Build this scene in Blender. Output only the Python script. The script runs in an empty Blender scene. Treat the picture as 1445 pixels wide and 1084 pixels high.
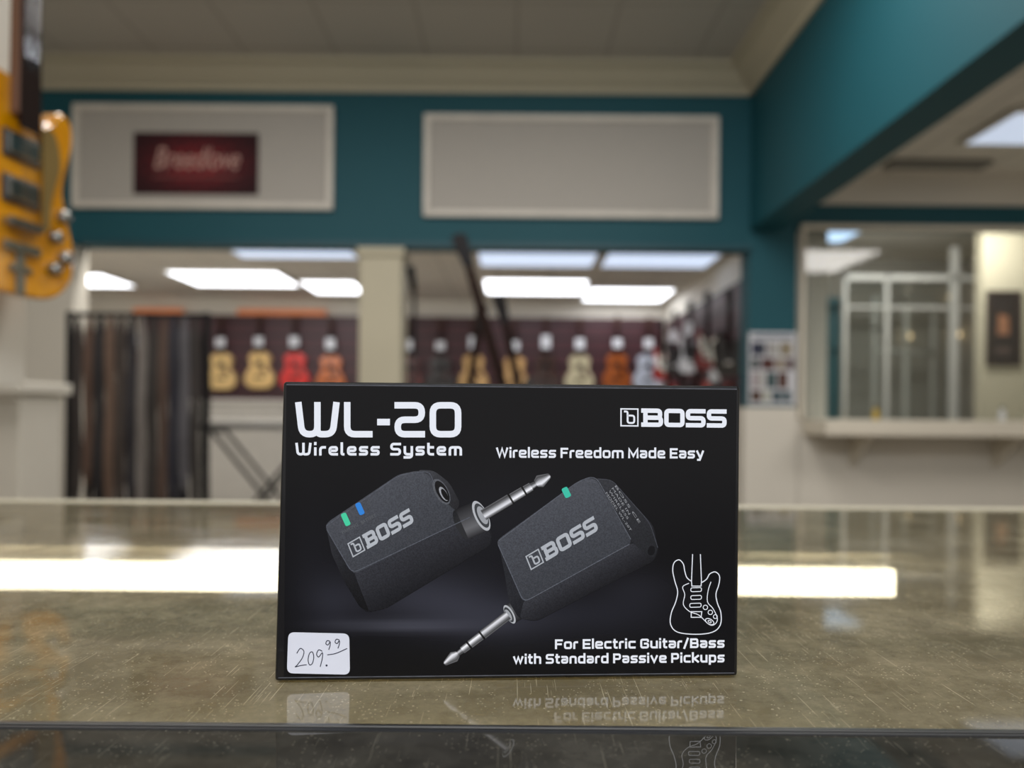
import bpy, bmesh, math, random
from mathutils import Vector, Matrix
random.seed(7)
S = bpy.context.scene
S.view_settings.view_transform = 'Standard'
COL = S.collection
CZ = 1.1   # eye height above the floor

# ------------------------------------------------------------------ materials
def lin(c):
    out = []
    for v in c:
        v = v / 255.0
        out.append(v / 12.92 if v <= 0.04045 else ((v + 0.055) / 1.055) ** 2.4)
    return tuple(out)

MC = {}
def mat(name, rgb, rough=0.6, metal=0.0, var=0.12, scale=8.0, emit=0.0, coat=0.0, bump=0.0, spec=0.5):
    if name in MC: return MC[name]
    m = bpy.data.materials.new(name); m.use_nodes = True
    nt = m.node_tree; b = nt.nodes['Principled BSDF']
    c = lin(rgb)
    tc = nt.nodes.new('ShaderNodeTexCoord')
    n = nt.nodes.new('ShaderNodeTexNoise'); n.inputs['Scale'].default_value = scale; n.inputs['Detail'].default_value = 4
    nt.links.new(tc.outputs['Object'], n.inputs['Vector'])
    mx = nt.nodes.new('ShaderNodeMix'); mx.data_type = 'RGBA'
    mx.inputs[6].default_value = (*[v * (1 - var) for v in c], 1)
    mx.inputs[7].default_value = (*[min(1, v * (1 + var)) for v in c], 1)
    nt.links.new(n.outputs['Fac'], mx.inputs[0])
    nt.links.new(mx.outputs[2], b.inputs['Base Color'])
    b.inputs['Roughness'].default_value = rough
    b.inputs['Metallic'].default_value = metal
    b.inputs['Specular IOR Level'].default_value = spec
    b.inputs['Coat Weight'].default_value = coat
    if emit > 0:
        nt.links.new(mx.outputs[2], b.inputs['Emission Color'])
        b.inputs['Emission Strength'].default_value = emit
    if bump > 0:
        bp = nt.nodes.new('ShaderNodeBump'); bp.inputs['Strength'].default_value = bump
        nt.links.new(n.outputs['Fac'], bp.inputs['Height']); nt.links.new(bp.outputs['Normal'], b.inputs['Normal'])
    MC[name] = m
    return m

def attr_mat(name, rough=0.35, spec=0.4):
    m = bpy.data.materials.new(name); m.use_nodes = True
    nt = m.node_tree; b = nt.nodes['Principled BSDF']
    a = nt.nodes.new('ShaderNodeAttribute'); a.attribute_name = 'Col'
    nt.links.new(a.outputs['Color'], b.inputs['Base Color'])
    b.inputs['Roughness'].default_value = rough
    b.inputs['Specular IOR Level'].default_value = spec
    return m
PRINT = attr_mat('printed_ink', 0.25, 0.3)
MATTEPRINT = attr_mat('printed_paper', 0.7, 0.2)
def grain_mat():
    """ink of the device pictures: photographed leather-like texture"""
    m = attr_mat('printed_grain', 0.25, 0.3); nt = m.node_tree; b = nt.nodes['Principled BSDF']
    a = [n for n in nt.nodes if n.type == 'ATTRIBUTE'][0]
    tc = nt.nodes.new('ShaderNodeTexCoord'); n = nt.nodes.new('ShaderNodeTexNoise'); n.inputs['Scale'].default_value = 2200; n.inputs['Detail'].default_value = 2
    nt.links.new(tc.outputs['Object'], n.inputs['Vector'])
    mr = nt.nodes.new('ShaderNodeMapRange'); mr.inputs[1].default_value = .3; mr.inputs[2].default_value = .7; mr.inputs[3].default_value = .9; mr.inputs[4].default_value = 1.5
    nt.links.new(n.outputs['Fac'], mr.inputs[0])
    mx = nt.nodes.new('ShaderNodeVectorMath'); mx.operation = 'SCALE'
    nt.links.new(a.outputs['Color'], mx.inputs[0]); nt.links.new(mr.outputs[0], mx.inputs['Scale']); nt.links.new(mx.outputs[0], b.inputs['Base Color'])
    return m
GRAIN = grain_mat()

def stripes(name, c1, c2, scale, axis='Z', rough=0.6, prof='SAW', cut=0.85):
    m = bpy.data.materials.new(name); m.use_nodes = True
    nt = m.node_tree; b = nt.nodes['Principled BSDF']
    tc = nt.nodes.new('ShaderNodeTexCoord'); w = nt.nodes.new('ShaderNodeTexWave')
    w.bands_direction = axis; w.wave_profile = prof; w.inputs['Scale'].default_value = scale
    nt.links.new(tc.outputs['Object'], w.inputs['Vector'])
    r = nt.nodes.new('ShaderNodeValToRGB')
    r.color_ramp.elements[0].position = cut - 0.05; r.color_ramp.elements[0].color = (*lin(c1), 1)
    r.color_ramp.elements[1].position = cut; r.color_ramp.elements[1].color = (*lin(c2), 1)
    nt.links.new(w.outputs['Fac'], r.inputs[0]); nt.links.new(r.outputs[0], b.inputs['Base Color'])
    b.inputs['Roughness'].default_value = rough
    return m

def tile_mat(name, c1, c2, size):
    m = bpy.data.materials.new(name); m.use_nodes = True
    nt = m.node_tree; b = nt.nodes['Principled BSDF']
    tc = nt.nodes.new('ShaderNodeTexCoord'); w = nt.nodes.new('ShaderNodeTexBrick')
    w.offset = 0; w.inputs['Scale'].default_value = 1.0
    w.inputs['Brick Width'].default_value = size; w.inputs['Row Height'].default_value = size
    w.inputs['Mortar Size'].default_value = 0.012
    w.inputs['Color1'].default_value = (*lin(c1), 1); w.inputs['Color2'].default_value = (*lin(c1), 1)
    w.inputs['Mortar'].default_value = (*lin(c2), 1)
    nt.links.new(tc.outputs['Object'], w.inputs['Vector']); nt.links.new(w.outputs['Color'], b.inputs['Base Color'])
    b.inputs['Roughness'].default_value = 0.9
    return m

# ------------------------------------------------------------------ mesh helpers
def mesh_obj(name, verts, faces, m, parent=None, smooth=False, loc=(0, 0, 0)):
    me = bpy.data.meshes.new(name); me.from_pydata([tuple(v) for v in verts], [], faces); me.update()
    if m: me.materials.append(m)
    if smooth:
        for p in me.polygons: p.use_smooth = True
    o = bpy.data.objects.new(name, me); COL.objects.link(o); o.location = loc
    if parent: o.parent = parent
    return o

def fixn(o):
    bm = bmesh.new(); bm.from_mesh(o.data); bmesh.ops.recalc_face_normals(bm, faces=bm.faces); bm.to_mesh(o.data); bm.free()
    return o

def bev(o, w, seg=2):
    md = o.modifiers.new('bevel', 'BEVEL'); md.width = w; md.segments = seg; md.limit_method = 'ANGLE'; md.angle_limit = math.radians(40)
    return o

def empty(name, loc, label, cat, group=None, rot=(0, 0, 0)):
    o = bpy.data.objects.new(name, None); COL.objects.link(o); o.location = loc; o.rotation_euler = rot
    o.empty_display_size = 0.05
    return top(o, label, cat, group)

def top(o, label, cat, group=None):
    o['label'] = label; o['category'] = cat
    if group: o['group'] = group
    return o

def boxv(x0, x1, y0, y1, z0, z1):
    v = [(x0,y0,z0),(x1,y0,z0),(x1,y1,z0),(x0,y1,z0),(x0,y0,z1),(x1,y0,z1),(x1,y1,z1),(x0,y1,z1)]
    f = [(0,3,2,1),(4,5,6,7),(0,1,5,4),(1,2,6,5),(2,3,7,6),(3,0,4,7)]
    return v, f

def box(name, x0, x1, y0, y1, z0, z1, m, parent=None, bevel=0.0):
    """box; if it has no parent its origin is put at the centre of its base"""
    if parent is None:
        cx, cy, cz = (x0+x1)/2, (y0+y1)/2, z0
    else: cx = cy = cz = 0
    v, f = boxv(x0-cx, x1-cx, y0-cy, y1-cy, z0-cz, z1-cz)
    o = mesh_obj(name, v, f, m, parent, loc=(cx, cy, cz))
    if bevel: bev(o, bevel)
    return o

def multibox(name, lst, m, parent=None, bevel=0.0):
    V, F = [], []
    for b in lst:
        v, f = boxv(*b); n = len(V); V += v; F += [tuple(i+n for i in q) for q in f]
    o = mesh_obj(name, V, F, m, parent)
    if bevel: bev(o, bevel)
    return o

def struct(name, *a, **k):
    o = box(name, *a, **k); o['kind'] = 'structure'; return o

def prism(name, pts, y0, y1, m, parent=None, bevel=0.0, smooth=False):
    n = len(pts)
    v = [(x, y0, z) for x, z in pts] + [(x, y1, z) for x, z in pts]
    f = [tuple(range(n)), tuple(range(2*n-1, n-1, -1))] + [(i, i+n, (i+1) % n + n, (i+1) % n) for i in range(n)]
    o = fixn(mesh_obj(name, v, f, m, parent, smooth))
    if bevel: bev(o, bevel, 3)
    return o

def cyl(name, p0, p1, r, m, parent=None, r1=None, n=20):
    p0, p1 = Vector(p0), Vector(p1); d = (p1-p0); r1 = r if r1 is None else r1
    q = d.to_track_quat('Z', 'Y'); V = []
    for k, (p, rr) in enumerate(((p0, r), (p1, r1))):
        for i in range(n):
            a = 2*math.pi*i/n
            V.append(p + q @ Vector((rr*math.cos(a), rr*math.sin(a), 0)))
    F = [tuple(range(n-1, -1, -1)), tuple(range(n, 2*n))] + [(i, (i+1) % n, (i+1) % n+n, i+n) for i in range(n)]
    o = mesh_obj(name, V, F, m, parent)
    for p in o.data.polygons:
        if len(p.vertices) == 4: p.use_smooth = True
    return o

def lathe(name, prof, m, parent=None, n=24, loc=(0,0,0)):
    V, F = [], []
    for r, z in prof:
        for i in range(n):
            a = 2*math.pi*i/n; V.append((r*math.cos(a), r*math.sin(a), z))
    for k in range(len(prof)-1):
        for i in range(n):
            F.append((k*n+i, k*n+(i+1) % n, (k+1)*n+(i+1) % n, (k+1)*n+i))
    F.append(tuple(range(n-1, -1, -1))); F.append(tuple(range((len(prof)-1)*n, len(prof)*n)))
    return mesh_obj(name, V, F, m, parent, True, loc)

def catmull(pts, sub=5, closed=True):
    out = []; n = len(pts)
    rng = range(n) if closed else range(n-1)
    for i in rng:
        def g(k): return pts[k % n] if closed else pts[max(0, min(n-1, k))]
        p0, p1, p2, p3 = g(i-1), g(i), g(i+1), g(i+2)
        for s in range(sub):
            t = s/sub
            out.append(tuple(0.5*((2*p1[k])+(-p0[k]+p2[k])*t+(2*p0[k]-5*p1[k]+4*p2[k]-p3[k])*t*t+(-p0[k]+3*p1[k]-3*p2[k]+p3[k])*t**3) for k in (0, 1)))
    if not closed: out.append(tuple(pts[-1]))
    return out

def colmesh(name, polys, m, parent=None):
    """polys: list of (verts3d, colours) – one rgb or one per vertex"""
    V, F, C = [], [], []
    for pts, cols in polys:
        n = len(V); V += [tuple(p) for p in pts]; F.append(tuple(range(n, n+len(pts))))
        if isinstance(cols, tuple): cols = [cols]*len(pts)
        C += cols
    o = mesh_obj(name, V, F, m, parent)
    a = o.data.color_attributes.new('Col', 'FLOAT_COLOR', 'POINT')
    for i, c in enumerate(C): a.data[i].color = (*lin(c), 1)
    return o

# ------------------------------------------------------------------ camera
cam = bpy.data.cameras.new('camera'); co = bpy.data.objects.new('camera', cam); COL.objects.link(co)
F_PX = 1100.0; ROLL = math.radians(0.5)
cam.sensor_width = 36; cam.lens = F_PX/1445*36
cam.shift_y = 40/1445
co.matrix_world = Matrix.Translation((0, 0, CZ)) @ Matrix.Rotation(math.radians(90), 4, 'X') @ Matrix.Rotation(ROLL, 4, 'Z')
cam.clip_start = 0.01
cam.dof.use_dof = True; cam.dof.focus_distance = 0.289; cam.dof.aperture_fstop = 6.4
S.camera = co

# ------------------------------------------------------------------ room shell
TEAL = mat('teal_paint', (0, 77, 89), 0.65, var=0.06, scale=2)
CREAM = mat('cream_paint', (214, 208, 196), 0.6, var=0.04, scale=2)
CREAMD = mat('warm_cream_paint', (196, 188, 164), 0.6, var=0.05, scale=2)
PANEL = mat('panel_fabric', (180, 175, 168), 0.9, var=0.08, scale=60)
CEIL = tile_mat('ceiling_tiles', (198, 193, 183), (180, 174, 164), 0.61)
CEILB = tile_mat('ceiling_tiles_pale', (225, 220, 210), (200, 195, 185), 0.61)
CARPET = mat('carpet', (104, 97, 88), 0.95, var=0.3, scale=120)
VINYL = mat('pale_floor_tile', (176, 168, 152), 0.5, var=0.1, scale=6)

struct('floor', -4.3, 4.6, -2.6, 5.7, -0.08, 0.0, CARPET)
struct('floor', -6.3, 4.6, 5.7, 11.1, -0.08, 0.0, VINYL)
struct('ceiling', -4.3, 1.88, -2.6, 5.7, CZ+2.42, CZ+2.5, CEIL)
struct('ceiling', -6.2, 2.2, 5.7, 11.1, CZ+1.58, CZ+1.66, CEILB)
struct('ceiling', 1.88, 4.6, -2.6, 5.5, CZ+1.71, CZ+1.79, CEILB)
struct('wall_far', -4.3, 1.665, 5.5, 5.7, CZ+1.165, CZ+2.42, TEAL)
struct('wall_far', -4.3, -3.11, 5.5, 5.7, 0, CZ+1.165, CREAM)
struct('wall_far', 1.665, 2.0, 5.5, 5.7, CZ+0.05, CZ+2.42, TEAL)
struct('wall_far', 1.63, 2.0, 5.47, 5.7, 0, CZ+0.05, CREAM)
struct('wall_far', 2.0, 4.6, 5.5, 5.7, CZ+1.34, CZ+1.485, TEAL)
struct('wall_far', 2.0, 4.6, 5.48, 5.7, CZ+1.485, CZ+1.71, CREAM)
struct('wall_far', 2.0, 4.6, 5.5, 5.7, 0, CZ-0.03, CREAM)
struct('wall_right', 1.665, 1.88, -2.6, 5.5, CZ+1.30, CZ+2.42, TEAL)
struct('wall_left', -4.4, -4.3, -2.6, 5.7, 0, CZ+2.42, CREAM)
struct('wall_right', 4.6, 4.7, -2.6, 5.7, 0, CZ+1.8, CREAM)
struct('wall_back', -6.2, 2.25, 11.0, 11.1, 0, CZ+1.6, CREAM)
struct('wall_back', 2.15, 2.3, 5.7, 11.0, 0, CZ+1.6, CREAM)
struct('wall_back', -6.3, -6.2, 5.7, 11.1, 0, CZ+1.6, CREAM)

def crown(name, p0, p1, inward, m):
    prof = [(0, 0), (0.02, 0.0), (0.035, 0.03), (0.09, 0.07), (0.15, 0.13), (0.19, 0.145), (0.19, 0.175), (0, 0.175)]
    V = []; n = len(prof)
    for P in (p0, p1):
        for d, z in prof: V.append((P[0]+inward[0]*d, P[1]+inward[1]*d, P[2]+z))
    F = [tuple(range(n)), tuple(range(2*n-1, n-1, -1))]+[(i, (i+1) % n, (i+1) % n+n, i+n) for i in range(n)]
    o = fixn(mesh_obj(name, V, F, m)); o['kind'] = 'structure'; return o
crown('trim_1', (-4.3, 5.5, CZ+2.245), (1.665, 5.5, CZ+2.245), (0, -1), CREAMD)
crown('trim_2', (1.665, -2.6, CZ+2.245), (1.665, 5.5, CZ+2.245), (-1, 0), CREAMD)
struct('trim_3', -3.11, 1.665, 5.46, 5.5, CZ+1.15, CZ+1.19, mat('teal_trim', (10, 70, 82), 0.5))

colm = empty('column', (-0.93, 5.62, 0), 'square cream painted column standing in the wide opening', 'column')
box('shaft', -0.15, 0.15, -0.15, 0.15, 0.16, CZ+1.09, CREAMD, colm, 0.01)
multibox('capital', [(-0.17, 0.17, -0.17, 0.17, CZ+1.09, CZ+1.12), (-0.165, 0.165, -0.165, 0.165, CZ+1.12, CZ+1.15)], CREAMD, colm, 0.005)
box('base', -0.175, 0.175, -0.175, 0.175, 0, 0.16, CREAMD, colm, 0.008)

struct('wall_left', -1.18, -1.12, 0.5, 1.79, CZ+0.05, CZ+2.42, CREAM)

def wallpanel(name, x0, x1, z0, z1, label):
    e = empty(name, ((x0+x1)/2, 5.5, CZ+z0), label, 'wall panel')
    w = (x1-x0)/2; h = z1-z0; t = 0.045
    box('panel', -w+t, w-t, -0.022, -0.002, t, h-t, PANEL, e)
    multibox('frame', [(-w, w, -0.045, -0.002, 0, t), (-w, w, -0.045, -0.002, h-t, h), (-w, -w+t, -0.045, -0.002, t, h-t), (w-t, w, -0.045, -0.002, t, h-t)], mat('panel_frame', (216, 210, 200), 0.5), e, 0.006)
    return e
wallpanel('wall_panel', -3.10, -1.27, 1.41, 2.14, 'pale grey acoustic panel in a cream frame carrying a red banner')
wallpanel('wall_panel', -0.635, 1.435, 1.37, 2.09, 'empty pale grey acoustic panel in a cream frame on teal wall')

# ------------------------------------------------------------------ lettering helpers
def text_tris(body, bold=0.0, spacing=1.0, shear=0.0):
    cu = bpy.data.curves.new('t', 'FONT'); cu.body = body; cu.offset = bold; cu.space_character = spacing; cu.shear = shear
    cu.resolution_u = 4
    o = bpy.data.objects.new('t', cu); COL.objects.link(o)
    bpy.context.view_layer.update()
    dg = bpy.context.evaluated_depsgraph_get()
    me = bpy.data.meshes.new_from_object(o.evaluated_get(dg))
    V = [(v.co.x, v.co.y) for v in me.vertices]; Fs = [tuple(p.vertices) for p in me.polygons]
    bpy.data.objects.remove(o); bpy.data.meshes.remove(me)
    x0 = min(v[0] for v in V); x1 = max(v[0] for v in V); y0 = min(v[1] for v in V); y1 = max(v[1] for v in V)
    return [((a-x0)/(x1-x0), (b-y0)/(y1-y0)) for a, b in V], Fs

def rounded(pts, r, closed=False, n=5):
    out = []; N = len(pts)
    for i, p in enumerate(pts):
        if not closed and i in (0, N-1): out.append(p); continue
        a = Vector(pts[i-1])-Vector(p); b = Vector(pts[(i+1) % N])-Vector(p)
        rr = min(r, a.length*0.49, b.length*0.49)
        A = Vector(p)+a.normalized()*rr; B = Vector(p)+b.normalized()*rr
        for k in range(n+1):
            t = k/n; q = A*(1-t)**2+Vector(p)*2*t*(1-t)+B*t*t; out.append((q.x, q.y))
    return out

def ribbon(pts, w, closed=False):
    """2d polyline -> (verts, quads)"""
    P = [Vector(p) for p in pts]; n = len(P); V = []
    for i in range(n):
        if closed: a, b = P[i-1], P[(i+1) % n]
        else: a, b = P[max(0, i-1)], P[min(n-1, i+1)]
        d1 = (P[i]-a); d2 = (b-P[i])
        if d1.length < 1e-9: d1 = d2
        if d2.length < 1e-9: d2 = d1
        d1 = d1.normalized(); d2 = d2.normalized()
        t = (d1+d2); t = t.normalized() if t.length > 1e-6 else d1
        nn = Vector((-t.y, t.x)); c = max(0.5, nn.dot(Vector((-d1.y, d1.x))))
        V += [tuple(P[i]+nn*(w/2/c)), tuple(P[i]-nn*(w/2/c))]
    F = [(2*i, 2*i+1, 2*((i+1) % n)+1, 2*((i+1) % n)) for i in range(n if closed else n-1)]
    return V, F

X = 0.68
# mode 0 open rounded, 1 closed rounded, 2 open sharp
GL = {
 'W': (1.56, [([(0,1),(.09,0),(.5,0),(.5,1)],0),([(.5,.2),(.5,0),(.91,0),(1,1)],0)]),
 'L': (.92, [([(0,1),(0,0),(1,0)],0)]),
 '-': (.26, [([(0,.42),(1,.42)],0)]),
 '2': (1.0, [([(0,1),(1,1),(1,.5),(0,.5),(0,0),(1,0)],0)]),
 '0': (1.05, [([(0,0),(1,0),(1,1),(0,1)],1)]),
 'i': (0.0, [([(0,0),(0,X-.12)],0),([(0,1.02),(0,1.08)],0)]),
 'r': (.5, [([(0,0),(0,X),(1,X)],0)]),
 'e': (.8, [([(1,0),(0,0),(0,X),(1,X),(1,X/2),(0.2,X/2)],0)]),
 'l': (.16, [([(0,1.05),(0,0),(1,0)],0)]),
 's': (.75, [([(1,X),(0,X),(0,X/2),(1,X/2),(1,0),(0,0)],0)]),
 'S': (.95, [([(1,1),(0,1),(0,.5),(1,.5),(1,0),(0,0)],0)]),
 'y': (.8, [([(0,X),(0,0),(1,0)],0),([(1,X),(1,-.3),(0,-.3)],0)]),
 't': (.5, [([(0,1.0),(0,0),(1,0)],0),([(0,X),(1,X)],0)]),
 'm': (1.25, [([(0,0),(0,X),(1,X),(1,0)],0),([(.5,X),(.5,0)],0)]),
 'B': (1.5, [([(.1,0),(1,0),(1,.5),(.1,.5)],1),([(.1,.5),(.95,.5),(.95,1),(.1,1)],1),([(.1,0),(.1,1)],2),([(-.02,1),(.3,1)],2),([(-.02,0),(.3,0)],2)]),
 'O': (1.4, [([(0,0),(1,0),(1,1),(0,1)],1)]),
 'Z': (1.35, [([(1,1),(0,1),(0,.5),(1,.5),(1,0),(0,0)],0)]),
 ' ': (.35, []),
}
Q = .74
GX = {  # wide grotesque alphabet
 ' ': (.0, []),
 'W': (1.5, [([(0,1),(.25,0),(.5,1),(.75,0),(1,1)],2)]), 'w': (1.3, [([(0,Q),(.25,0),(.5,Q),(.75,0),(1,Q)],2)]),
 'i': (0, [([(0,0),(0,Q-.06)],2),([(0,1.05),(0,1.07)],2)]), 'l': (0, [([(0,0),(0,1.08)],2)]),
 'r': (.42, [([(0,0),(0,Q),(1,Q)],0)]), 'e': (.85, [([(1,0),(0,0),(0,Q),(1,Q),(1,Q/2),(.2,Q/2)],0)]),
 's': (.78, [([(1,Q),(0,Q),(0,Q/2),(1,Q/2),(1,0),(0,0)],0)]), 'S': (.95, [([(1,1),(0,1),(0,.5),(1,.5),(1,0),(0,0)],0)]),
 'F': (.85, [([(1,1),(0,1),(0,0)],2),([(0.2,.5),(.85,.5)],2)]), 'E': (.88, [([(1,1),(0,1),(0,0),(1,0)],2),([(0.2,.5),(.9,.5)],2)]),
 'd': (.85, [([(0,0),(1,0),(1,Q),(0,Q)],1),([(1,0),(1,1.08)],2)]), 'o': (.88, [([(0,0),(1,0),(1,Q),(0,Q)],1)]),
 'p': (.85, [([(0,0),(1,0),(1,Q),(0,Q)],1),([(0,Q),(0,-.28)],2)]),
 'm': (1.45, [([(0,0),(0,Q),(1,Q),(1,0)],0),([(.5,Q),(.5,0)],2)]), 'n': (.82, [([(0,0),(0,Q),(1,Q),(1,0)],0)]),
 'h': (.82, [([(0,1.08),(0,0)],2),([(.0,Q),(1,Q),(1,0)],0)]), 'u': (.82, [([(0,Q),(0,0),(1,0)],0),([(1,Q),(1,0)],2)]),
 'M': (1.25, [([(0,0),(0,1),(.5,.15),(1,1),(1,0)],2)]), 'a': (.8, [([(0.05,Q),(1,Q),(1,0),(0,0),(0,Q*.52),(.8,Q*.52)],0)]),
 'y': (.85, [([(0,Q),(.52,0)],2),([(1,Q),(.45,-.28),(.15,-.28)],2)]), 'v': (.85, [([(0,Q),(.5,0),(1,Q)],2)]),
 'c': (.78, [([(1,Q),(0,Q),(0,0),(1,0)],0)]), 't': (.42, [([(.3,1.0),(.3,0),(1,0)],0),([(0,Q),(1,Q)],2)]),
 'G': (1.0, [([(1,.82),(1,1),(0,1),(0,0),(1,0),(1,.5),(.55,.5)],0)]), '/': (.5, [([(0,-.1),(1,1.08)],2)]),
 'B': (.98, [([(0,0),(1,0),(1,.5),(0,.5)],1),([(0,.5),(.95,.5),(.95,1),(0,1)],1),([(0,0),(0,1)],2)]),
 'P': (.92, [([(0,0),(0,1)],2),([(0,1),(1,1),(1,.42),(0,.42)],0)]), 'k': (.8, [([(0,1.08),(0,0)],2),([(1,Q),(.25,Q*.52),(1,0)],2)]),
}
def extend(q, e):
    a = Vector(q[0]); b = Vector(q[1]); c = Vector(q[-1]); d = Vector(q[-2])
    s = a+(a-b).normalized()*e; t = c+(c-d).normalized()*e
    return [(s.x, s.y)]+list(q[1:-1])+[(t.x, t.y)]
def glyph_run(text, W, H, th, gap, rad, font=None):
    """laid out in a W x H area, y up -> list of (V,F,k)"""
    G_ = font or GL
    h = H-th
    tot = sum(G_[c][0] for c in text); n = len(text)
    k = (W-n*th-(n-1)*gap)/tot
    x = 0; out = []
    for c in text:
        w = G_[c][0]*k
        for j, (pts, cl) in enumerate(G_[c][1]):
            q = [(x+th/2+p[0]*w, th/2+p[1]*h) for p in pts]
            if cl != 1: q = extend(q, th/2)
            out.append((*ribbon(q if cl == 2 else rounded(q, rad, cl == 1), th, cl == 1), j))
        x += w+th+gap
    return out

# ------------------------------------------------------------------ THE PRODUCT BOX
BX, BY = 0.00015, 0.28995
YAW = math.radians(3.29); BW, BH, BD = 0.1726, 0.1089, 0.062
PC, PS = math.cos(YAW), math.sin(YAW)
cR, sR = math.cos(ROLL), math.sin(ROLL)
def art(px, py, lay=1):
    """artwork sheet coordinates -> point on the front panel of the carton"""
    dx, dy = px-722.5, py-582.0
    ux, uy = dx*cR+dy*sR, -dx*sR+dy*cR
    a, b = ux/F_PX, -uy/F_PX
    t = (a*BY-BX)/(PC-a*PS); D = BY+t*PS
    return (t, -0.00002*lay-0.0001, b*D+0.1)

pb = empty('product_box', (BX, BY, 1.0008), 'glossy black retail carton with white lettering and device pictures', 'box', rot=(0, 0, YAW))
CARD = mat('black_gloss_card', (15, 15, 19), 0.2, var=0.1, scale=30, coat=0.3, spec=.4)
v, f = boxv(-BW/2, BW/2, 0, BD, 0, BH+.001)
v[4] = (-BW/2+0.0022, 0, BH+0.0008); v[7] = (-BW/2+0.0015, BD, BH+.001); v[5] = (BW/2, 0, BH+.001)
carton = bev(mesh_obj('carton', v, f, CARD, pb), 0.0012, 4)
EDGE = mat('card_edge_highlight', (84, 86, 94), 0.4, var=0.6, scale=300)  # pale colour for the edge highlights painted along rim and bottom
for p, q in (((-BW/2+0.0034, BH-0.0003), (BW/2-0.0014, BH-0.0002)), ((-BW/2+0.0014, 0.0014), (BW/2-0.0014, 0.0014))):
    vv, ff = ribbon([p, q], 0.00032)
    mesh_obj('edge_highlight', [(a, -0.00013, b) for a, b in vv], ff, EDGE, pb)

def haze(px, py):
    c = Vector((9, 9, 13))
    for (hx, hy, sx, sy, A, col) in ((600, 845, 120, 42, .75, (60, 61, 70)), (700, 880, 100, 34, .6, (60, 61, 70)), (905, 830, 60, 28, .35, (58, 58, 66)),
                                     (560, 888, 100, 9, .7, (76, 77, 84)), (470, 860, 40, 40, .45, (45, 46, 54)), (860, 870, 110, 34, .45, (50, 51, 60)),  # first entry: reflection streak painted into the backdrop colour
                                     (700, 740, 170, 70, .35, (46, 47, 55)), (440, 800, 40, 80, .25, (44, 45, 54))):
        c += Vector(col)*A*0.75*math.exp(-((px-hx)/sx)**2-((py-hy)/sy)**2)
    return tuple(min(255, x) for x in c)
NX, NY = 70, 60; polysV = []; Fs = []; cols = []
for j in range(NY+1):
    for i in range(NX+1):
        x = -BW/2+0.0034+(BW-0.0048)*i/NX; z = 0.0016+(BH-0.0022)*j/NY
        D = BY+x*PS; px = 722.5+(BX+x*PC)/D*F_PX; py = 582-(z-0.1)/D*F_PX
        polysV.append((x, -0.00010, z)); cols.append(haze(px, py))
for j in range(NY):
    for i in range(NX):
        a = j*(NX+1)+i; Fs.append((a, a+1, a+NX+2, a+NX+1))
o = mesh_obj('print_and_reflection_backdrop', polysV, Fs, PRINT, pb)
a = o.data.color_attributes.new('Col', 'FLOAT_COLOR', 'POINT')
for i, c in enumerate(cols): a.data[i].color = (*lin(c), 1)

def P2(pts, cols, lay): return ([art(x, y, lay) for x, y in pts], cols)
def ribbons(lst, tf, lay, col):
    out = []
    for it in lst:
        V, F = it[0], it[1]; j = it[2] if len(it) > 2 else 0
        for f in F: out.append(([art(*tf(*V[i]), lay+j*.7) for i in f], col))
    return out
WHITE = (232, 235, 244)
def rect_tf(x0, y1, slope=0.0): return lambda x, y: (x0+x, y1-y+slope*x)
def aff_tf(o, ex, ey, W, H): return lambda x, y: (o[0]+ex[0]*x/W+ey[0]*y/H, o[1]+ex[1]*x/W+ey[1]*y/H)

colmesh('title_lettering', ribbons(glyph_run('WL-20', 234, 50, 9.2, 6.4, 11), rect_tf(417, 620.5), 8, WHITE), PRINT, pb)
colmesh('subtitle_lettering', ribbons(glyph_run('Wireless System', 235, 18, 3.6, 3.5, 4), rect_tf(417, 646), 8, WHITE), PRINT, pb)
def logo(name, tf, W, H, col, parent, lay=8, th=6.2):
    b = H
    sq = [ribbon([(1.1, 1.1), (b-1.1, 1.1), (b-1.1, H-1.1), (1.1, H-1.1)], 1.9, True),
          ribbon(rounded([(b*.2, b*.82), (b*.4, b*.82), (b*.4, b*.2), (b*.76, b*.2), (b*.76, b*.6), (b*.4, b*.6)], 3.2), 2.6)]
    out = []
    for j, s_ in enumerate(sq): out += ribbons([s_], tf, lay+j*.7, col)
    off = b+4
    for V, F, j in glyph_run('BOZZ', W-off, H, th, 1.6, 4.0):
        out += ribbons([([(x+off, y) for x, y in V], F, j)], tf, lay, col)
    return colmesh(name, out, PRINT, parent)
logo('maker_logo', rect_tf(875, 605, 0.012), 150, 26, WHITE, pb)

def print_text(name, body, bold=0.0, col=WHITE, lay=8, parent=None, tf=None):
    V, F = text_tris(body, bold, 1.06)
    return colmesh(name, [([art(*tf(*V[i]), lay) for i in f], col) for f in F], PRINT, parent or pb)
def wide_text(name, body, x0, x1, base, H, th, gap, slope):
    return colmesh(name, ribbons(glyph_run(body, x1-x0, H, th, gap, 2.3, GX), rect_tf(x0, base, slope), 8, WHITE), PRINT, pb)
wide_text('tagline_lettering', 'Wireless Freedom Made Easy', 700, 993, 649, 14.4, 2.85, 1.8, 0.004)
wide_text('caption_lettering', 'For Electric Guitar/Bass', 783, 1022, 919, 13.8, 2.85, 1.8, -0.008)
wide_text('caption_lettering', 'with Standard Passive Pickups', 724, 1022, 940, 13.8, 2.85, 1.8, -0.008)

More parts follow.
